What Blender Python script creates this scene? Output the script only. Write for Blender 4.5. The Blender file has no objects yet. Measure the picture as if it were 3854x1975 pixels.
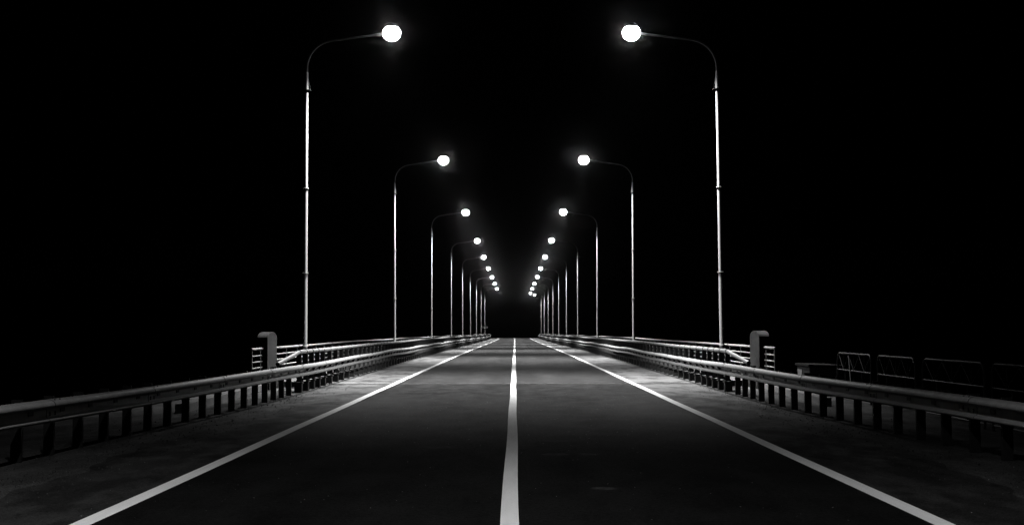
import bpy, math, random
from math import sin, cos, pi, radians, sqrt
random.seed(7)
S = bpy.context.scene
COL = S.collection

# ------------------------------------------------------------------ helpers
class MB:
    """collects geometry, builds ONE mesh object"""
    def __init__(self): self.v = []; self.f = []; self.m = []; self.s = []
    def face(self, idx, mat=0, smooth=False):
        self.f.append(idx); self.m.append(mat); self.s.append(smooth)
    def cap(self, idx, mat):      # end face with its own vertices, so the sides keep their normals
        o = len(self.v); self.v.extend([self.v[i] for i in idx]); self.face(list(range(o, o + len(idx))), mat)
    def box(self, x0, x1, y0, y1, z0, z1, mat=0, bev=0.0):
        if bev <= 0:
            b = len(self.v)
            for z in (z0, z1):
                for (x, y) in ((x0, y0), (x1, y0), (x1, y1), (x0, y1)): self.v.append((x, y, z))
            for q in ((3, 2, 1, 0), (4, 5, 6, 7), (0, 1, 5, 4), (1, 2, 6, 5), (2, 3, 7, 6), (3, 0, 4, 7)):
                self.face([b + i for i in q], mat)
        else:
            c = bev
            ring = lambda k, z: [(x0 + k, y0 + c + k), (x0 + c + k, y0 + k), (x1 - c - k, y0 + k), (x1 - k, y0 + c + k),
                                 (x1 - k, y1 - c - k), (x1 - c - k, y1 - k), (x0 + c + k, y1 - k), (x0 + k, y1 - c - k)]
            rings = [(c, z0), (0, z0 + c), (0, z1 - c), (c, z1)]
            b = len(self.v)
            for (k, z) in rings:
                for p in ring(k * .7, z): self.v.append((p[0], p[1], z))
            for r in range(3):
                for i in range(8):
                    j = (i + 1) % 8
                    self.face([b + r * 8 + i, b + r * 8 + j, b + r * 8 + 8 + j, b + r * 8 + 8 + i], mat)
            self.face([b + i for i in range(7, -1, -1)], mat)
            self.face([b + 24 + i for i in range(8)], mat)
    def prism(self, poly, axis, a, b_, mat=0):
        """poly = 2-D outline; extruded from a to b_ along axis ('x','y','z')"""
        n = len(poly); o = len(self.v)
        for t in (a, b_):
            for (p, q) in poly:
                self.v.append({'x': (t, p, q), 'y': (p, t, q), 'z': (p, q, t)}[axis])
        self.face([o + i for i in range(n)], mat); self.face([o + n + i for i in range(n - 1, -1, -1)], mat)
        for i in range(n):
            j = (i + 1) % n
            self.face([o + j, o + i, o + n + i, o + n + j], mat)
    def tube(self, pts, rad, n=12, mat=0, cap=True):
        if not isinstance(rad, (list, tuple)): rad = [rad] * len(pts)
        from mathutils import Vector
        P = [Vector(p) for p in pts]; o = len(self.v); up = None
        for i, p in enumerate(P):
            d = (P[min(i + 1, len(P) - 1)] - P[max(i - 1, 0)]).normalized()
            if up is None:
                up = Vector((0, 0, 1)) if abs(d.z) < .9 else Vector((0, 1, 0))
            s = d.cross(up).normalized(); u = s.cross(d).normalized(); up = u
            for k in range(n):
                a = 2 * pi * k / n
                q = p + (s * cos(a) + u * sin(a)) * rad[i]
                self.v.append(tuple(q))
        for i in range(len(P) - 1):
            for k in range(n):
                l = (k + 1) % n
                self.face([o + i * n + k, o + i * n + l, o + (i + 1) * n + l, o + (i + 1) * n + k], mat, True)
        if cap:
            self.cap([o + k for k in range(n - 1, -1, -1)], mat)
            self.cap([o + (len(P) - 1) * n + k for k in range(n)], mat)
    def lathe(self, prof, cx=0, cy=0, n=24, mat=0, sx=1, sy=1):
        o = len(self.v)
        for (r, z) in prof:
            for k in range(n):
                a = 2 * pi * k / n
                self.v.append((cx + r * sx * cos(a), cy + r * sy * sin(a), z))
        for i in range(len(prof) - 1):
            for k in range(n):
                l = (k + 1) % n
                self.face([o + i * n + k, o + i * n + l, o + (i + 1) * n + l, o + (i + 1) * n + k], mat, True)
        self.cap([o + k for k in range(n - 1, -1, -1)], mat)
        self.cap([o + (len(prof) - 1) * n + k for k in range(n)], mat)
    def sweep(self, prof, path, closed=True, mat=0, smooth=True, caps=True):
        """prof: list of (n,z); path: list of (x,y,z,sign): n is added to x with sign"""
        o = len(self.v); m = len(prof)
        for (x, y, z, sg) in path:
            for (a, b) in prof: self.v.append((x + a * sg, y, z + b))
        last = m if closed else m - 1
        for i in range(len(path) - 1):
            for k in range(last):
                l = (k + 1) % m
                self.face([o + i * m + k, o + i * m + l, o + (i + 1) * m + l, o + (i + 1) * m + k], mat, smooth)
        if closed and caps:
            self.cap([o + k for k in range(m)], mat); self.cap([o + (len(path) - 1) * m + k for k in range(m - 1, -1, -1)], mat)
    def strip(self, rows, mat=0, smooth=False):
        o = len(self.v); m = len(rows[0])
        for r in rows: self.v.extend(r)
        for i in range(len(rows) - 1):
            for k in range(m - 1):
                self.face([o + i * m + k, o + i * m + k + 1, o + (i + 1) * m + k + 1, o + (i + 1) * m + k], mat, smooth)
    def mesh(self, name, mats, fix=True):
        me = bpy.data.meshes.new(name); me.from_pydata(self.v, [], self.f)
        for m in (mats if isinstance(mats, (list, tuple)) else [mats]): me.materials.append(m)
        for p, mi, s in zip(me.polygons, self.m, self.s): p.material_index = mi; p.use_smooth = s
        if fix:
            import bmesh
            bm = bmesh.new(); bm.from_mesh(me); bmesh.ops.recalc_face_normals(bm, faces=bm.faces); bm.to_mesh(me); bm.free()
        me.update()
        return me
    def build(self, name, mats, parent=None, fix=True):
        return put(name, self.mesh(name, mats, fix), parent)

def put(name, me, parent=None, loc=(0, 0, 0), rz=0.0):
    o = bpy.data.objects.new(name, me); COL.objects.link(o)
    o.location = loc; o.rotation_euler = (0, 0, rz)
    if parent is not None: o.parent = parent
    return o
def tag(o, label=None, cat=None, group=None, kind=None):
    if label: o['label'] = label
    if cat: o['category'] = cat
    if group: o['group'] = group
    if kind: o['kind'] = kind
    return o
def thing(name, label, cat, loc=(0, 0, 0), rz=0.0, group=None):
    o = bpy.data.objects.new(name, None); COL.objects.link(o)
    o.location = loc; o.rotation_euler = (0, 0, rz); o.empty_display_size = .3
    return tag(o, label, cat, group)
def kids(o): return [c for c in bpy.data.objects if c.parent == o]
def copy_tree(o, parent=None):
    c = o.copy(); COL.objects.link(c); c.parent = parent
    for ch in kids(o): copy_tree(ch, c)
    return c

# ------------------------------------------------------------------ materials
def new_mat(name):
    m = bpy.data.materials.new(name); m.use_nodes = True
    nt = m.node_tree; nt.nodes.clear()
    out = nt.nodes.new('ShaderNodeOutputMaterial'); bs = nt.nodes.new('ShaderNodeBsdfPrincipled')
    nt.links.new(bs.outputs[0], out.inputs[0])
    return m, nt, bs
class N:
    def __init__(self, nt): self.nt = nt
    def pos(self):
        return self.nt.nodes.new('ShaderNodeNewGeometry').outputs['Position']
    def mapping(self, vec, scale):
        n = self.nt.nodes.new('ShaderNodeMapping'); n.inputs['Scale'].default_value = scale
        self.nt.links.new(vec, n.inputs['Vector']); return n.outputs[0]
    def noise(self, vec, scale, detail=4, rough=.55, dist=0):
        n = self.nt.nodes.new('ShaderNodeTexNoise'); n.inputs['Scale'].default_value = scale
        n.inputs['Detail'].default_value = detail; n.inputs['Roughness'].default_value = rough; n.inputs['Distortion'].default_value = dist
        self.nt.links.new(vec, n.inputs['Vector']); return n.outputs[0]
    def voro(self, vec, scale):
        n = self.nt.nodes.new('ShaderNodeTexVoronoi'); n.voronoi_dimensions = '2D'; n.inputs['Scale'].default_value = scale
        self.nt.links.new(vec, n.inputs['Vector']); return n.outputs['Distance'], n.outputs['Color']
    def rng(self, x, a, b, c=0., d=1.):
        n = self.nt.nodes.new('ShaderNodeMapRange'); n.clamp = True
        for k, v in enumerate((a, b, c, d)): n.inputs[1 + k].default_value = v
        self.nt.links.new(x, n.inputs[0]); return n.outputs[0]
    def m(self, op, a, b=None, c=None):
        n = self.nt.nodes.new('ShaderNodeMath'); n.operation = op
        for i, v in enumerate((a, b, c)):
            if v is None: continue
            if isinstance(v, (int, float)): n.inputs[i].default_value = v
            else: self.nt.links.new(v, n.inputs[i])
        return n.outputs[0]
    def mix(self, f, a, b):
        # scalar mix
        n = self.nt.nodes.new('ShaderNodeMix'); n.data_type = 'FLOAT'
        for s, v in (('Factor', f), ('A', a), ('B', b)):
            i = [k for k in n.inputs if k.name == s and k.type == 'VALUE'][0]
            if isinstance(v, (int, float)): i.default_value = v
            else: self.nt.links.new(v, i)
        return [o for o in n.outputs if o.type == 'VALUE'][0]
    def sep(self, vec):
        n = self.nt.nodes.new('ShaderNodeSeparateXYZ'); self.nt.links.new(vec, n.inputs[0]); return n.outputs
    def bump(self, h, strength, dist, bs):
        n = self.nt.nodes.new('ShaderNodeBump'); n.inputs['Strength'].default_value = strength; n.inputs['Distance'].default_value = dist
        self.nt.links.new(h, n.inputs['Height']); self.nt.links.new(n.outputs[0], bs.inputs['Normal'])
    def gray(self, x, bs, tint=(1, 1, 1)):
        c = self.nt.nodes.new('ShaderNodeCombineColor')
        for i in range(3): self.nt.links.new(x, c.inputs[i])
        self.nt.links.new(c.outputs[0], bs.inputs['Base Color'])

def metal_mat(name, lo, hi, rough=.5, metallic=0.0, spec=.5, scale=6, streak=True):
    m, nt, bs = new_mat(name); n = N(nt); p = n.pos()
    a = n.noise(n.mapping(p, (1, 1, .25) if streak else (1, 1, 1)), scale, 6, .65)
    b = n.noise(p, scale * 9, 3, .6)
    v = n.m('ADD', n.m('MULTIPLY', a, .7), n.m('MULTIPLY', b, .3))
    n.gray(n.rng(v, .32, .68, lo, hi), bs)
    nt.links.new(n.rng(b, .3, .7, rough - .07, rough + .1), bs.inputs['Roughness'])
    bs.inputs['Metallic'].default_value = metallic; bs.inputs['Specular IOR Level'].default_value = spec
    n.bump(b, .12, .004, bs)
    return m

M = {}
M['galv'] = metal_mat('galvanised steel', .34, .50, .48, .15)
M['pole'] = metal_mat('grey painted pole', .38, .50, .5, .1, .4, 3)
M['arm'] = metal_mat('shaded lamp arm', .07, .12, .6, .1, .2, 3)  # darkened well below the pole: lack of light put into the colour
M['post'] = metal_mat('dark painted steel', .010, .022, .55, .1, .4)
M['dark'] = metal_mat('black steel', .012, .03, .5, .2, .4)
M['lid'] = metal_mat('box lid', .010, .02, .8, 0, .08)
M['rail'] = metal_mat('handrail paint', .34, .48, .5, .0, .4)
M['housing'] = metal_mat('lamp housing', .10, .16, .5, .2, .4)
M['tube'] = metal_mat('worn barrier tube', .035, .085, .55, .1, .3, 12, False)
M['signm'] = metal_mat('sign back metal', .10, .16, .6, .1, .3)

def asphalt(name, base, var, specks, grain=.5, rough=.8, spec=.25, scuffs=(), stains=0.0, tracks=0.0, lamp_wash=None):
    m, nt, bs = new_mat(name); n = N(nt); p = n.pos()
    big = n.noise(n.mapping(p, (.5, .12, 1)), 1.0, 5, .6)
    mid = n.noise(n.mapping(p, (1.6, .7, 1)), 1.3, 5, .65)
    fine = n.noise(p, 55, 3, .7)
    fac = n.m('ADD', n.m('MULTIPLY', big, .55), n.m('MULTIPLY', mid, .45))
    v = n.rng(fac, .33, .67, base * (1 - var), base * (1 + var))
    v = n.m('MULTIPLY', v, n.rng(fine, .3, .7, 1 - grain, 1 + grain))
    s = n.sep(p)
    if tracks > 0:       # polished wheel tracks and the oily strip between them
        for cx in (-2.75, -1.15, 1.15, 2.75):
            d = n.m('ABSOLUTE', n.m('SUBTRACT', s[0], cx))
            t = n.rng(d, .55, .05, 0, tracks)
            v = n.m('MULTIPLY', v, n.m('ADD', n.m('MULTIPLY', t, big), 1.0))
    if stains > 0:
        st = n.noise(n.mapping(p, (.8, .3, 1)), 1.5, 6, .68)
        v = n.m('MULTIPLY', v, n.rng(st, .47, .58, 1.0, 1.0 - stains))
        chips = n.noise(p, 9.0, 3, .6)
        v = n.m('MULTIPLY', v, n.rng(chips, .66, .74, 1.0, .6))
    if lamp_wash:             # paler toward the bridge: lamplight put into the colour, thinning out along the approach
        y0, y1, amt = lamp_wash
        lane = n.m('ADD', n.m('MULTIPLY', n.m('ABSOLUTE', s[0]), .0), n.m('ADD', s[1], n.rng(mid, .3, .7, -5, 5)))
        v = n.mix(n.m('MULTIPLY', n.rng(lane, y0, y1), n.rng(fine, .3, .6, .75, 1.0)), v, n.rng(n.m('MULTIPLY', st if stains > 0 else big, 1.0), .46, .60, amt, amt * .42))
    for (x, y, rx, ry, amt) in scuffs:
        dx = n.m('DIVIDE', n.m('SUBTRACT', s[0], x), rx); dy = n.m('DIVIDE', n.m('SUBTRACT', s[1], y), ry)
        d = n.m('ADD', n.m('MULTIPLY', dx, dx), n.m('MULTIPLY', dy, dy))
        k = n.rng(n.noise(n.mapping(p, (6, 22, 1)), 1.0, 4, .7), .42, .62)
        f = n.m('MULTIPLY', n.m('MULTIPLY', n.rng(d, 1.0, .3), k), amt)
        v = n.mix(f, v, .30)
    if specks > 0:       # stones in the mix, their glints put into the colour
        dist, colr = n.voro(p, 15.0)
        cs = nt.nodes.new('ShaderNodeSeparateColor'); nt.links.new(colr, cs.inputs[0])
        keep = n.m('GREATER_THAN', cs.outputs[0], 1.0 - specks)
        size = n.rng(cs.outputs[1], 0, 1, .04, .11)
        spot = n.m('MULTIPLY', n.m('LESS_THAN', dist, size), keep)
        v = n.mix(spot, v, .9)
    n.gray(v, bs)
    bs.inputs['Roughness'].default_value = rough; bs.inputs['Specular IOR Level'].default_value = spec
    sp = n.m('MULTIPLY', n.rng(fac, .36, .64, spec * .55, spec * 1.45), n.m('MULTIPLY', n.rng(fine, .3, .7, .3, 1.7), n.rng(n.noise(p, 17, 4, .75), .35, .65, .4, 1.6)))
    nt.links.new(sp, bs.inputs['Specular IOR Level'])
    n.bump(fine, .5, .006, bs)
    return m
M['asphalt'] = asphalt('dark new asphalt', .0046, .5, .008, .9, .75, .06, tracks=.5, lamp_wash=(31, 42, .033),
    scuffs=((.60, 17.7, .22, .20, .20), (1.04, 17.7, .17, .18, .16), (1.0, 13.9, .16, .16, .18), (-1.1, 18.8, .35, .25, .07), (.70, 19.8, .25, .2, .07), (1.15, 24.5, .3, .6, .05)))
M['deck'] = asphalt('worn deck asphalt', .036, .34, .006, .8, .85, .08, tracks=.35,
    scuffs=())
M['shoulder'] = asphalt('dusty shoulder asphalt', .024, .4, .004, .8, .88, .1, stains=.6, lamp_wash=(17, 41, .17))
M['deckshoulder'] = asphalt('dusty deck shoulder', .18, .25, .004, .5, .85, .15, stains=.62)
M['gravel'] = asphalt('verge grit', .05, .5, .006, 1.0, .95, .1, stains=.35, lamp_wash=(20, 40, .15))
M['soil'] = asphalt('bank soil', .035, .5, 0, .6, .95, .05)
M['pillar'] = asphalt('weathered pillar concrete', .045, .25, 0, .35, .9, .15, stains=.4)
M['concrete'] = asphalt('concrete', .24, .16, 0, .18, .85, .25, stains=.25)
M['walk'] = asphalt('walkway concrete', .20, .2, 0, .25, .85, .25, stains=.3)

def line_mat():
    m, nt, bs = new_mat('road paint'); n = N(nt); p = n.pos()
    wear = n.noise(p, 30, 5, .7); big = n.noise(n.mapping(p, (8, .8, 1)), 1.0, 4, .6)
    v = n.rng(big, .3, .7, .74, .86)
    v = n.m('MULTIPLY', v, n.rng(wear, .64, .72, 1.0, .35))
    v = n.m('MULTIPLY', v, n.rng(n.noise(p, 160, 2, .5), .3, .7, .88, 1.06))
    n.gray(v, bs); bs.inputs['Roughness'].default_value = .75; bs.inputs['Specular IOR Level'].default_value = .3
    n.bump(wear, .3, .004, bs)
    return m
M['line'] = line_mat()

def plain(name, v, rough=.5, emit=0):
    m, nt, bs = new_mat(name)
    bs.inputs['Base Color'].default_value = (v, v, v, 1); bs.inputs['Roughness'].default_value = rough
    if emit:
        bs.inputs['Emission Color'].default_value = (1, 1, 1, 1); bs.inputs['Emission Strength'].default_value = emit
    return m
M['lamp'] = plain('lit lamp bowl', .8, .3, 26.0)
M['water'] = plain('river water', .004, .12)
M['joint'] = metal_mat('joint steel', .35, .5, .4, .4, .5, 10)
M['rubber'] = plain('joint rubber', .012, .7)

# ------------------------------------------------------------------ terrain shape
def sstep(a, b, x):
    t = min(1, max(0, (x - a) / (b - a))); return t * t * (3 - 2 * t)
def zr(y):
    z = -.40 * sstep(60, 270, y)
    if y > 318: z -= min(((y - 318) / 60) ** 2 * .55, 1e9) if y < 420 else 1.59 + (y - 420) * .031
    return z
def wob(y, s): return .010 * sin(y * .21 + s) + .010 * sin(y * .071 + 2 * s) if y > 45 else 0.0
Y0, YB, YE, YF = -30.0, 40.7, 306.0, 460.0
def yrange(a, b, step):
    n = max(1, int(math.ceil((b - a) / step))); return [a + (b - a) * i / n for i in range(n + 1)]

# ground: one sheet reaching the horizon, with the river valley cut through it
xs = [-1500, -700, -300, -150, -90, -60, -40, -30, -24, -19, -15, -12, -10, -8.6, -7.4, -6.6, -5.9, 0, 5.9, 6.6, 7.4, 8.6, 10, 12, 15, 19, 24, 30, 40, 60, 90, 150, 300, 700, 1500]
ys = sorted(set([-600, -250, -100, -60] + yrange(-30, 44, 2) + [46, 49, 53, 58, 66, 80, 110, 150, 190, 230, 262, 280, 290, 296, 300, 303] + yrange(306, 470, 8) + [520, 600, 800, 1200, 2200]))
def gz(x, y):
    ax = abs(x)
    base = zr(y) - .035 if y < 470 else zr(470) - .5
    side = -9.0 * sstep(9.5, 34, ax) - .10 * sstep(6.2, 9.5, ax)
    valley = sstep(40, 60, y) * (1 - sstep(284, 303, y))
    z = base + side + .05 * sin(x * 1.9 + y * .7) * (1 if ax > 6.5 else 0)
    return z * (1 - valley) + valley * (-14.0)
g = MB(); g.strip([[(x, y, gz(x, y)) for x in xs] for y in ys], smooth=True)
tag(g.build('ground', M['soil'], fix=False), kind='structure')
g = MB(); g.strip([[(-1500, 42, -10.5), (1500, 42, -10.5)], [(-1500, 302, -10.5), (1500, 302, -10.5)]])
tag(g.build('river', M['water'], fix=False), kind='structure')

def sheet(name, mat, x0, x1, y0, y1, dz, step=4.0, wl=0.0):
    b = MB(); f0 = x0 if callable(x0) else (lambda y: x0); f1 = x1 if callable(x1) else (lambda y: x1)
    b.strip([[(f0(y), y, zr(y) + dz), (f1(y), y, zr(y) + dz)] for y in yrange(y0, y1, step)])
    return tag(b.build(name, mat, fix=False), kind='structure')
# approach road, verges, shoulders
sheet('verge', M['gravel'], -9.0, -4.9, Y0, YB - .01, -.012)
sheet('verge', M['gravel'], 4.9, 9.0, Y0, YB - .01, -.012)
def edge_in(s): return lambda y: s * (5.30 + .10 * sin(y * .8 + s) + .06 * sin(y * 2.3) + .05 * sin(y * 5.1))
e = edge_in(-1); sheet('shoulder', M['shoulder'], e, -3.7, Y0, YB, -.004, .25)
e = edge_in(1); sheet('shoulder', M['shoulder'], 3.7, e, Y0, YB, -.004, .25)
sheet('road', M['asphalt'], -3.72, 3.72, Y0, YB, 0.0)
# bridge deck slab (top is carriageway) and its shoulders
b = MB()
rows = []
for y in yrange(YB - .02, YE, 4):
    z = zr(y); rows.append([(-7.55, y, z - 1.3), (-7.55, y, z - .03), (7.55, y, z - .03), (7.55, y, z - 1.3), (-7.55, y, z - 1.3)])
b.strip(rows)
tag(b.build('bridge_deck', M['concrete']), kind='structure')
sheet('bridge_road', M['deck'], -3.72, 3.72, YB + .02, YF, 0.0)
for s in (-1, 1):
    a, c = (3.7, 6.3) if s > 0 else (-6.3, -3.7)
    sheet('bridge_shoulder', M['deckshoulder'], a, c, YB + .02, YE, -.004)
    a, c = (3.7, 5.6) if s > 0 else (-5.6, -3.7)
    sheet('shoulder', M['shoulder'], a, c, YE, YF, -.004)
    # approach slab strip behind the first bridge posts
    a, c = (5.95, 7.6) if s > 0 else (-7.6, -5.95)
    sheet('walkway_slab', M['walk'], a, c, YB - 4.05, YB + .02, -.008)
    # raised service walkway with kerb face
    b = MB(); x0, x1 = 6.22, 7.45
    path = [(0, y, zr(y), s) for y in yrange(38.6, YE, 4)]
    b.sweep([(x0, -.02), (x0 + .02, .15), (x0 + .05, .17), (x1, .17), (x1, -.25)], path, True, smooth=False)
    tag(b.build('walkway', M['walk']), kind='structure')
    # low wing kerb running out along the verge
    b = MB()
    path = [(s * (6.80 + .25 * (y - 26.8) / 10), y, zr(y), s) for y in yrange(26.8 if s < 0 else 28.6, 36.85, 2)]
    b.sweep([(0, -.06), (.015, .155), (.035, .18), (.18, .18), (.18, -.06)], path, True, smooth=False)
    tag(b.build('kerb', M['concrete']), kind='structure')
# loose stones and crumbs along the verges
b = MB()
for i in range(2600):
    y = 11 + 28 * random.random() ** 1.3; sd = random.choice((-1, 1)); x = sd * (4.75 + abs(random.gauss(0, .85)))
    q = random.choice((.004, .005, .006, .008, .012)) * random.uniform(.7, 1.3); z = -.002; o = len(b.v); a0 = random.random() * 6
    for k in range(5): b.v.append((x + q * cos(a0 + k * 1.257) * random.uniform(.7, 1.2), y + q * sin(a0 + k * 1.257) * random.uniform(.7, 1.2), z - .012))
    for k in range(5): b.v.append((x + .7 * q * cos(a0 + k * 1.257), y + .7 * q * sin(a0 + k * 1.257), z + q * random.uniform(.4, .9)))
    for k in range(5): b.face([o + k, o + (k + 1) % 5, o + 5 + (k + 1) % 5, o + 5 + k])
    b.face([o + 5 + k for k in range(5)])
tag(b.build('gravel', M['gravel'], fix=False), kind='stuff')
# expansion joint
b = MB()
b.box(-6.2, 6.2, YB - .045, YB - .02, -.05, .007); b.box(-6.2, 6.2, YB + .02, YB + .055, -.05, .008)
b.box(-6.2, 6.2, YB - .02, YB + .02, -.05, -.006, 1)
tag(b.build('expansion_joint', [M['joint'], M['rubber']]), kind='structure')
# lines
def mark(name, xc, w, ph):
    b = MB()
    f = lambda y: xc + (.004 * sin(y * .23 + ph) if y > 42 else .006 * sin(y * .5 + ph))
    b.strip([[(f(y) - w / 2, y, zr(y) + .004), (f(y) + w / 2, y, zr(y) + .004)] for y in yrange(Y0, YF, 1.0)])
    tag(b.build(name, M['line'], fix=False), kind='structure')
mark('edge_line', -3.75, .185, 0); mark('edge_line', 3.75, .185, 2); mark('centre_line', 0, .165, 4)

# ------------------------------------------------------------------ guardrails
def px(y):      # near face of the posts, measured from the road axis
    return 5.80 + .036 * max(0, 32 - y) * sstep(0, 1, (34 - y) / 12)
BZ = .615       # beam centre height
SP = 4.26
prof_front = []
for (n_, z) in ((.012, .160), (.044, .155), (.076, .143), (.104, .124), (.118, .102), (.122, .084), (.116, .066), (.100, .052), (.066, .042), (.028, .036), (.004, .030), (.0, .018),
                (.0, -.02), (.0, -.066), (.005, -.082), (.018, -.092), (.036, -.099), (.048, -.108), (.052, -.119), (.050, -.131), (.040, -.143), (.026, -.151), (.010, -.156)):
    prof_front.append((-n_, z))
def thick(profile, d): return [(p[0], p[1]) for p in profile] + [(p[0] + d, p[1]) for p in reversed(profile)]
BEAM = thick(prof_front, .005)
LAP = thick([(p[0] - .003, p[1] * 1.012) for p in prof_front], .004)
SEAM = thick([(p[0] - .0045, p[1] * 1.018) for p in prof_front], .005)

# approach post: rolled channel, web to the camera
b = MB(); W_, D_ = .135, .07
b.prism([(0, 0), (W_, 0), (W_, D_), (W_ - .02, D_), (W_ - .02, .008), (.02, .008), (.02, D_), (0, D_)], 'z', -.25, .80)
me_post = b.mesh('post', M['post'])
b = MB(); b.box(-.11, -.001, -.04, .07, BZ - .10, BZ + .10); b.box(-.125, -.11, -.07, .10, BZ - .03, BZ + .03)
me_spacer = b.mesh('spacer', M['post'])
# bridge post: channel carrying beam and top pipe, gussets below
b = MB()
b.prism([(.03, 0), (.16, 0), (.16, .08), (.14, .08), (.14, .009), (.05, .009), (.05, .08), (.03, .08)], 'z', .28, 1.035)
b.prism([(-.02, .28), (.035, .28), (.035, .60), (.02, .60)], 'y', .03, .042)
me_bpost = b.mesh('post', M['post'])
b = MB(); b.prism([(.0, .29), (.11, .29), (.075, .58), (.04, .58)], 'y', -.03, -.002)
me_gusset = b.mesh('gusset', M['signm'])
b = MB(); b.box(.0, .20, -.09, .13, -.05, .235, 0, .008); b.box(-.03, .235, -.13, .17, .236, .262, 0, .004)
for (x, y) in ((.01, -.09), (.19, -.09), (.01, .13), (.19, .13)):
    b.lathe([(.022, .262), (.022, .285), (.012, .286), (.012, .31)], x, y, 6)
me_ped = b.mesh('pedestal', M['post'])
b = MB(); b.tube([(.095, .02, 1.09), (.095, .055, 1.09)], .063, 16)
me_collar = b.mesh('collar', M['dark'])
b = MB(); b.prism([(-.002, .02), (-.05, .045), (-.095, .052), (-.060, .0), (-.03, -.05), (-.004, -.035)], 'y', -.006, .006)
me_brk = b.mesh('beam_bracket', M['post'])

def guardrail(s, label):
    root = thing('guardrail', label, 'guardrail', (s * 5.8, YB, 0))
    off = lambda x, y, z: (x - s * 5.8, y - YB, z)
    # beam sections
    ybs = [-8.2 + SP * k for k in range(int((305 + 8.2) / SP) + 1)]
    ph = 1.0 if s > 0 else 2.2
    def bx(y): return s * (px(y) - .115)
    def bz(y): return zr(y) + BZ + wob(y, ph) + .012 * sin(y * .4 + ph)
    for y0 in ybs:
        m = MB()
        yy = yrange(y0, y0 + SP + .02, 1.1)
        m.sweep(BEAM, [off(bx(y), y, bz(y)) + (s,) for y in yy])
        yl = [y0 - .03, y0 + .33]
        m.sweep(LAP, [off(bx(y), y, bz(y)) + (s,) for y in yl])
        m.sweep(SEAM, [off(bx(y), y, bz(y)) + (s,) for y in (y0 - .042, y0 - .030)], mat=1)
        for dy in (.07, .25):
            for n_, dz, dn, dd in ((.066, .148, -.006, .009), (.004, -.02, -.012, 0), (.004, -.05, -.012, 0)):
                c = off(bx(y0 + dy) - s * n_, y0 + dy, bz(y0 + dy) + dz)
                m.tube([(c[0] - s * dn, c[1], c[2] - dd), (c[0] + s * dn, c[1], c[2] + dd)], .013, 8, 1)
        m.build('beam', [M['galv'], M['dark']], root)
    # end cap at the far end
    m = MB(); ye = ybs[-1] + SP
    m.sweep(BEAM, [off(bx(ye), ye + d, bz(ye) - .02 * d) + (s * k,) for d, k in ((0, 1), (.3, 1), (.5, .7), (.6, .2))])
    m.build('end_cap', M['galv'], root)
    # posts: plain posts on the approach, pedestal posts on the bridge
    plain_y = []; y = ybs[0] + .5
    while y < 34.6: plain_y.append(y); y += SP / 4
    ped_y = []; y = 35.6; k = 0
    while y < 305:
        ped_y.append(y); y += 1.10 if k < 4 else SP / 3; k += 1
    allp = [(y, 0) for y in plain_y] + [(y, 1) for y in ped_y]
    shown = [p for p in allp if p[0] > 13.0][:98]
    rest = [p for p in allp if p not in shown]
    def inst(me, name, par, loc):
        o = put(name, me, par, loc)
        if s < 0: o.scale = (-1, 1, 1)
        return o
    for (y, t) in shown:
        loc = off(s * px(y), y, zr(y))
        if t == 0:
            o = inst(me_post, 'post', root, loc); put('spacer', me_spacer, o)
        else:
            o = inst(me_bpost, 'post', root, loc)
            put('pedestal', me_ped, o); put('collar', me_collar, o); put('gusset', me_gusset, o); put('spacer', me_spacer, o)
            c = inst(me_brk, 'beam_bracket', root, (bx(y) - s * 5.8, y - YB, bz(y)))
    m = MB(); mats = [M['post'], M['dark'], M['signm']]
    def add(me, loc, mat):
        o = len(m.v)
        for v in me.vertices: m.v.append((loc[0] + s * v.co.x, loc[1] + v.co.y, loc[2] + v.co.z))
        for p in me.polygons: m.face([o + i for i in p.vertices], mat)
    for (y, t) in rest:
        loc = off(s * px(y), y, zr(y))
        if t == 0: add(me_post, loc, 0); add(me_spacer, loc, 0)
        else:
            for me, k in ((me_bpost, 0), (me_ped, 0), (me_collar, 1), (me_gusset, 2), (me_spacer, 0)): add(me, loc, k)
    tag(m.build('post', mats, root), kind='stuff')
    # pipe on top of the bridge posts, its end bent down
    m = MB(); X = px(60) + .095
    pts = [(s * (X + .16), 33.3, .82), (s * (X + .025), 35.15, 1.03), (s * (X + .01), 35.4, 1.065), (s * X, 35.7, 1.085)]
    pts += [(s * (X + .008 * sin(y * .33 + ph)), y, zr(y) + 1.09 + wob(y, ph + .6) * .6) for y in yrange(36.1, 304.5, 1.4)]
    pts = [off(*p) for p in pts]
    m.tube(pts, .056, 16)
    import mathutils
    a = mathutils.Vector(pts[0]); d = (a - mathutils.Vector(pts[1])).normalized()
    m.tube([tuple(a - d * .02), tuple(a + d * .006)], .047, 16, 1)
    m.build('top_pipe', [M['galv'], M['dark']], root)
    return root
guardrail(-1, 'steel guardrail with double-ridged beam and top pipe along the left side of the road')
guardrail(1, 'steel guardrail with double-ridged beam and top pipe along the right side of the road')

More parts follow.
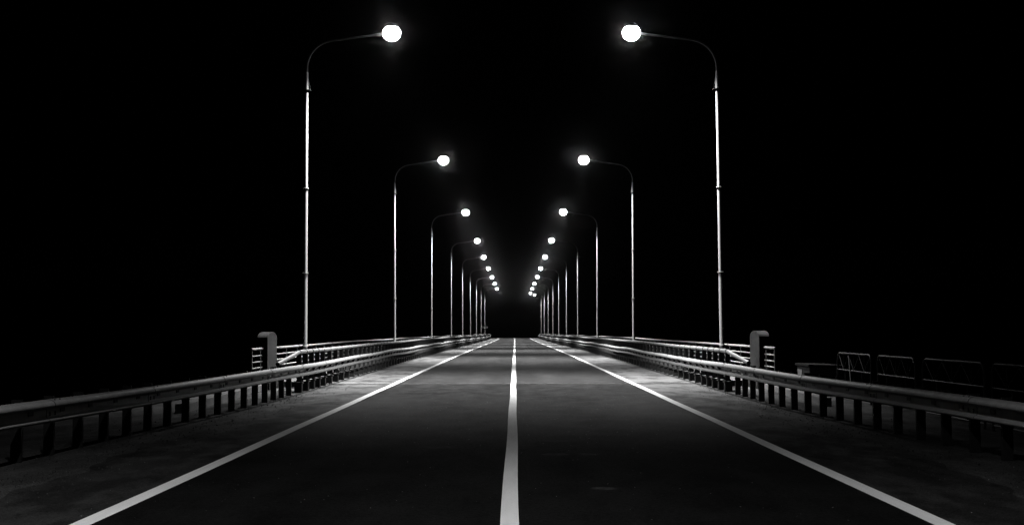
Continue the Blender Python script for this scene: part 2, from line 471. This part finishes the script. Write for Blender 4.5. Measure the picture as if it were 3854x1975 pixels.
# ------------------------------------------------------------------ outer handrails
def handrail(s, label):
    X = 7.16; ys_, ye_ = 35.4, 304.0
    root = thing('handrail', label, 'handrail', (s * X, ys_, 0))
    P = lambda y, z: (0, y - ys_, zr(y) + z + wob(y, 3 + s))
    spans = [(ys_, 36.95), (38.35, ye_)]
    for h, r, nm in ((1.17, .036, 'top_rail'), (.98, .019, 'cross_rail'), (.81, .019, 'cross_rail'), (.645, .019, 'cross_rail'), (.48, .019, 'cross_rail'), (.315, .019, 'cross_rail')):
        m = MB()
        for (a, c) in spans: m.tube([P(y, h) for y in yrange(a, c, 1.5)], r, 10)
        if nm == 'top_rail':
            for y in yrange(39.5, ye_, 12): m.tube([P(y - .03, h), P(y + .03, h)], r + .007, 10, 1)
        m.build(nm, [M['rail'], M['dark']], root)
    def bal(h):
        b = MB(); b.box(-.022, .022, -.03, .03, .0, h, 0, .005); b.box(-.06, .06, -.07, .07, .0, .02); return b.mesh('baluster', M['housing'])
    me, me2 = bal(1.17), bal(.96)
    pos = [ys_ + .03, 36.6] + [38.7 + 2.03 * k for k in range(130)]
    for y in pos[:98]:
        put('baluster', me2 if y > 38.6 else me, root, (0, y - ys_, zr(y) + (.165 if y > 38.6 else -.03) + wob(y, 3 + s)))
    m = MB()
    for y in pos[98:]: m.box(-.022, .022, y - ys_ - .03, y - ys_ + .03, zr(y) + .165, zr(y) + 1.13)
    tag(m.build('baluster', M['housing'], root), kind='stuff')
    # lower sides of the balusters next to the end are closed by an end upright
    return root
handrail(-1, 'pale tubular bridge handrail behind the left guardrail, its end beside the left concrete pillar')
handrail(1, 'pale tubular bridge handrail behind the right guardrail, its end beside the right concrete pillar')

# ------------------------------------------------------------------ end pillars
def pillar(s, label):
    y0, y1 = 36.95, 38.40
    root = thing('concrete_pillar', label, 'pillar', (s * 7.16, 37.65, 0), 0, 'concrete pillars at the bridge end')
    hl = (y1 - y0) / 2
    poly = [(-hl, -.3), (hl, -.3), (hl, 1.43)]
    for i in range(1, 16):
        a = pi * i / 16; poly.append((hl * cos(a), 1.43 + .215 * sin(a) ** .8))
    poly.append((-hl, 1.43))
    m = MB(); m.prism(poly, 'x', -.15, .15)
    o = m.build('shaft', M['pillar'], root)
    bv = o.modifiers.new('bevel', 'BEVEL'); bv.width = .012; bv.segments = 2; bv.limit_method = 'ANGLE'; bv.angle_limit = radians(40)
    m = MB(); m.box(-.22, .22, -hl - .08, hl + .08, -.3, .20, 0, .015)
    m.build('footing', M['pillar'], root)
pillar(-1, 'squat round-topped concrete pillar at the start of the left handrail')
pillar(1, 'squat round-topped concrete pillar at the start of the right handrail')

# ------------------------------------------------------------------ street lamps
GLARE_DENSITY = .00032; SPOT_W = 14000; SPOT_A = 136; NEAR = .27
def make_lamp(ext=0.0):
    root = thing('street_lamp', 'x', 'street lamp', (0, 0, 0), 0, 'street lamps along the bridge')
    z0 = .17
    m = MB()
    m.tube([(0, 0, z0 - .02), (0, 0, 3.5)], [.080, .073], 20)
    m.tube([(0, 0, 3.5), (0, 0, 6.34)], [.068, .064], 20)
    m.tube([(0, 0, 6.34), (0, 0, 9.56), (0, 0, 9.60), (0, 0, 9.61), (0, 0, 9.68)], [.060, .057, .05, .03, .03], 20)
    m.build('pole', M['pole'], root)
    for z, r in ((3.5, .112), (6.34, .104)):
        m = MB(); m.lathe([(r - .003, z - .014), (r, z - .010), (r, z + .010), (r - .003, z + .014)], 0, 0, 20)
        m.build('flange', M['pole'], root)
    m = MB(); m.box(-.15, .15, -.15, .15, z0, z0 + .022, 0, .004)
    for a in range(4):
        m.prism([(.05, z0 + .022), (.14, z0 + .022), (.05, z0 + .25)], 'y', -.006, .006) if a == 0 else None
    m.prism([(-.05, z0 + .022), (-.14, z0 + .022), (-.05, z0 + .25)], 'y', -.006, .006)
    for (x, y) in ((-.12, -.12), (.12, -.12), (-.12, .12), (.12, .12)):
        m.lathe([(.02, z0 + .022), (.02, z0 + .045), (.01, z0 + .046), (.01, z0 + .07)], x, y, 6)
    m.build('base_plate', M['pole'], root)
    # strap that ties the pole to the handrail
    m = MB(); m.lathe([(.088, 1.02), (.093, 1.03), (.093, 1.09), (.088, 1.10)], 0, 0, 18); m.box(-.21, -.06, -.02, .02, 1.04, 1.08)
    m.build('strap', M['pole'], root)
    # sleeve and stiffener where the arm is socketed
    m = MB()
    m.tube([(0, 0, 9.68), (0, 0, 10.24), (0, 0, 10.27)], [.066, .052, .046], 16)
    m.prism([(.055, 9.70), (.14, 9.655), (.05, 10.15)], 'y', -.006, .006)
    m.prism([(-.072, 9.685), (.155, 9.635), (.155, 9.648), (-.072, 9.70)], 'y', -.07, .07)
    m.tube([(-.05, 0, 9.50), (-.09, .0, 9.50)], .016, 8)
    m.build('arm_bracket', M['pole'], root)
    # arm: upright, quarter bend, rising straight
    m = MB(); pts = []; R_ = 1.0
    pts.append((0, 0, 10.2)); pts.append((0, 0, 10.36))
    for i in range(1, 15):
        a = radians(82) * i / 14
        pts.append((.95 * (1 - cos(a)), 0, 10.36 + .98 * sin(a)))
    e = pts[-1]
    for k in range(1, 5): pts.append((e[0] + (.43 + ext / 4) * k, 0, e[2] + .058 * k))
    m.tube(pts, [.042] * 6 + [.038] * (len(pts) - 6), 14)
    m.build('arm', M['arm'], root)
    ex, ez = pts[-1][0], pts[-1][2]
    # luminaire: flat cast housing with a deep lit bowl below
    cx = 2.86 + ext; cz = ez + .03
    m = MB()
    m.lathe([(.06, cz + .33), (.15, cz + .31), (.22, cz + .25), (.235, cz + .19)][::-1], cx, 0, 24)
    m.tube([(ex - .18, 0, ez - .028), (ex + .12, 0, ez + .03), (ex + .30, 0, ez + .22)], [.045, .045, .045], 12)
    h = m.build('luminaire', M['housing'], root)
    m = MB(); pr = []
    for i in range(0, 17):
        a = -pi / 2 + (pi / 2 + .85) * i / 16
        pr.append((max(.012, .305 * cos(a)), cz + (.28 if a < 0 else .26) * sin(a)))
    m.lathe(pr, cx, 0, 28)
    m.build('lamp_bowl', M['lamp'], h)
    L = bpy.data.lights.new('lamp light', 'SPOT'); L.energy = SPOT_W; L.spot_size = radians(SPOT_A); L.spot_blend = 1.0
    L.shadow_soft_size = .10; L.color = (1, 1, 1)
    lo = bpy.data.objects.new('lamp_light', L); COL.objects.link(lo); lo.parent = root; lo.location = (cx, 0, cz - .36)
    return root
LZ = [43.1, 75.2, 108.2, 141.6, 172.4, 203, 234, 267, 300]
ordn = ['nearest', 'second', 'third', 'fourth', 'fifth', 'sixth', 'seventh', 'eighth', 'ninth']
proto = make_lamp(); first = True
for s in (-1, 1):
    side = 'left' if s < 0 else 'right'
    for k, y in enumerate(LZ):
        o = proto if first else copy_tree(proto); first = False
        for c in kids(o):
            if c.type == 'LIGHT': c.data = c.data.copy(); c.data.energy = SPOT_W * (1.0 if k == 0 else random.uniform(.82, 1.12))
        o.location = (s * 6.95, y, zr(y) + (.09 if k == 0 else 0)); o.rotation_euler = (radians(random.uniform(-.15, .15)), radians((.05 if s < 0 else .45) if k == 0 else random.uniform(-.18, .18)), 0 if s < 0 else pi)
        if k == 0: o['label'] = 'tall curved street lamp nearest the camera on the %s, beside the %s concrete pillar' % (side, side)
        elif k == 8 and s < 0: o['label'] = 'smallest and farthest street lamp of the left row, near the far road sign'
        else: o['label'] = '%s street lamp from the camera in the %s row along the bridge' % (ordn[k], side)
o = copy_tree(proto); o.location = (6.95, 338, zr(338) + .1); o.rotation_euler = (0, 0, pi + radians(8))
o['label'] = 'tenth street lamp of the right row, with a dim pole, lowest light in the picture'
o = copy_tree(proto); o.location = (8.9, 392, zr(392) + 1.9); o.rotation_euler = (0, 0, pi - radians(5))
o['label'] = 'farthest street lamp past the bridge end, its light just above the tenth right lamp'
# one more lamp overhead, out of view, its arm lengthened to light the foreground
o = make_lamp(2.2); o.location = (-6.95, 7.2, -.15); o.rotation_euler = (0, 0, 0)
o['label'] = 'unseen long-armed street lamp on the left verge of the approach, above the viewer'
for c in kids(o):
    if c.type == 'LIGHT': c.data = c.data.copy(); c.data.energy = SPOT_W * NEAR; c.data.spot_size = radians(122)      # dimmed, with the beam narrowed onto the centre line

# ------------------------------------------------------------------ far road sign
root = thing('road_sign', 'small dark rectangular road sign on a post beyond the left end of the bridge', 'road sign', (-7.2, 312, zr(312)))
m = MB(); m.tube([(0, .04, -.2), (0, .04, 3.0)], .04, 10); m.build('post', M['signm'], root)
m = MB(); m.box(-.75, .75, -.015, .0, 2.45, 2.95, 0, .004); m.build('panel', M['signm'], root)

# ------------------------------------------------------------------ barrier frames on the right verge
def barrier(y0, y1, label, lean=0.0, brace=None, teeth=3):
    Ln = y1 - y0
    root = thing('barrier_frame', label, 'barrier', (8.0, y0, -.10), 0, 'tubular barrier frames on the right verge')
    root.rotation_euler = (0, radians(lean), 0)
    H = 1.20; r = .022; c = .20
    pts = [(0, 0, 0), (0, 0, H - c)]
    for i in range(1, 7):
        a = pi / 2 * i / 6; pts.append((0, c * (1 - cos(a)), H - c + c * sin(a)))
    pts.append((0, Ln / 2, H))
    for i in range(0, 7):
        a = pi / 2 * i / 6; pts.append((0, Ln - c + c * sin(a), H - c + c * cos(a)))
    pts.append((0, Ln, 0))
    m = MB(); m.tube(pts, r, 10); m.build('frame', M['tube'], root)
    for h in (H - .40, .18):
        m = MB(); m.tube([(0, .0, h), (0, Ln, h)], .016, 8); m.build('cross_bar', M['tube'], root)
    m = MB(); n = teeth * 2; ww = (Ln - .24) / n
    zz = [(0, .12 + ww * i, (H - .03) if i % 2 == 0 else (H - .39)) for i in range(n + 1)]
    for a, bq in zip(zz, zz[1:]): m.tube([a, bq], .008, 6)
    m.build('zigzag_brace', M['tube'], root)
    for i in range(1, n, 2):
        m = MB(); y = .12 + ww * i; m.tube([(0, y, H - .01), (0, y, H - .39)], .006, 6); m.build('upright', M['tube'], root)
    for yy in (.25 * Ln, .75 * Ln):
        m = MB(); m.tube([(-.001, yy, .18), (-.001, yy, H - .40)], .014, 8); m.build('upright', M['tube'], root)
    for yy in (.02, Ln - .02):
        m = MB(); m.tube([(-.28, yy, .015), (.28, yy, .015)], .016, 8); m.build('foot', M['tube'], root)
    if brace:
        m = MB(); m.tube([(-.05, brace[0], H - .04), (-.12, brace[1], .45)], .015, 8); m.build('leaning_bar', M['rail'], root)
barrier(29.0, 32.0, 'tubular barrier frame with zigzag top nearest the bridge, a bar leaning across it', 1, (1.75, 1.25))
barrier(25.7, 28.35, 'second tubular zigzag barrier frame from the bridge, on the right verge', -1)
barrier(22.0, 25.3, 'dim long tubular barrier frame on the right verge, third from the bridge', .5)
barrier(18.2, 21.6, 'tubular barrier frame at the right edge of the picture, behind the guardrail', -.5)

# ------------------------------------------------------------------ low lidded box beside the frames
root = thing('utility_box', 'low dark lidded box on the right verge between the right pillar and the barrier frames', 'utility box', (8.05, 34.2, -.12))
m = MB(); m.box(-.40, .40, -.75, .75, 0, .84, 0, .02); m.build('body', M['post'], root)
m = MB(); m.prism([(-.44, .845), (.44, .845), (.44, .875), (-.44, .90)], 'y', -.80, .80); m.build('lid', M['lid'], root)
m = MB(); m.box(-.412, -.4005, .10, .60, .40, .74, 0, .003); m.build('plate', M['concrete'], root)

# ------------------------------------------------------------------ added volume that gives the lamps a glare halo in clear air
hm = bpy.data.materials.new('lamp glare volume'); hm.use_nodes = True
hn = hm.node_tree; hn.nodes.clear()
ho = hn.nodes.new('ShaderNodeOutputMaterial'); hv = hn.nodes.new('ShaderNodeVolumePrincipled')
hv.inputs['Color'].default_value = (.9, .9, .9, 1); hv.inputs['Density'].default_value = GLARE_DENSITY; hv.inputs['Anisotropy'].default_value = .994
hn.links.new(hv.outputs[0], ho.inputs['Volume'])
m = MB(); m.box(-1600, 1600, -700, 2300, -70, 20)
tag(m.build('glare_volume', hm), kind='stuff')
S.cycles.volume_bounces = 0; S.cycles.diffuse_bounces = 0; S.cycles.glossy_bounces = 1

# ------------------------------------------------------------------ world, camera
w = bpy.data.worlds.new('World'); S.world = w; w.use_nodes = True
nt = w.node_tree; nt.nodes.clear()
out = nt.nodes.new('ShaderNodeOutputWorld'); bg = nt.nodes.new('ShaderNodeBackground')
sky = nt.nodes.new('ShaderNodeTexSky'); sky.sky_type = 'NISHITA'; sky.sun_disc = False
sky.sun_elevation = radians(-8); sky.sun_rotation = radians(180)
bw = nt.nodes.new('ShaderNodeRGBToBW')
nt.links.new(sky.outputs[0], bw.inputs[0]); nt.links.new(bw.outputs[0], bg.inputs[0]); nt.links.new(bg.outputs[0], out.inputs[0])
bg.inputs[1].default_value = .002

ROLL = -.15
cam = bpy.data.cameras.new('camera'); co = bpy.data.objects.new('camera', cam); COL.objects.link(co)
cam.sensor_width = 36; cam.lens = 36 * 3250 / 2576; cam.clip_start = .1; cam.clip_end = 6000
co.location = (.05, 0, 1.69)
from mathutils import Matrix
Rm = Matrix.Rotation(radians(.123), 4, 'Z') @ Matrix.Rotation(radians(90 + 2.977), 4, 'X') @ Matrix.Rotation(radians(ROLL), 4, 'Z')
co.rotation_euler = Rm.to_euler()
S.camera = co
S.view_settings.view_transform = 'Standard'; S.view_settings.look = 'None'; S.view_settings.gamma = 1; S.view_settings.exposure = 0
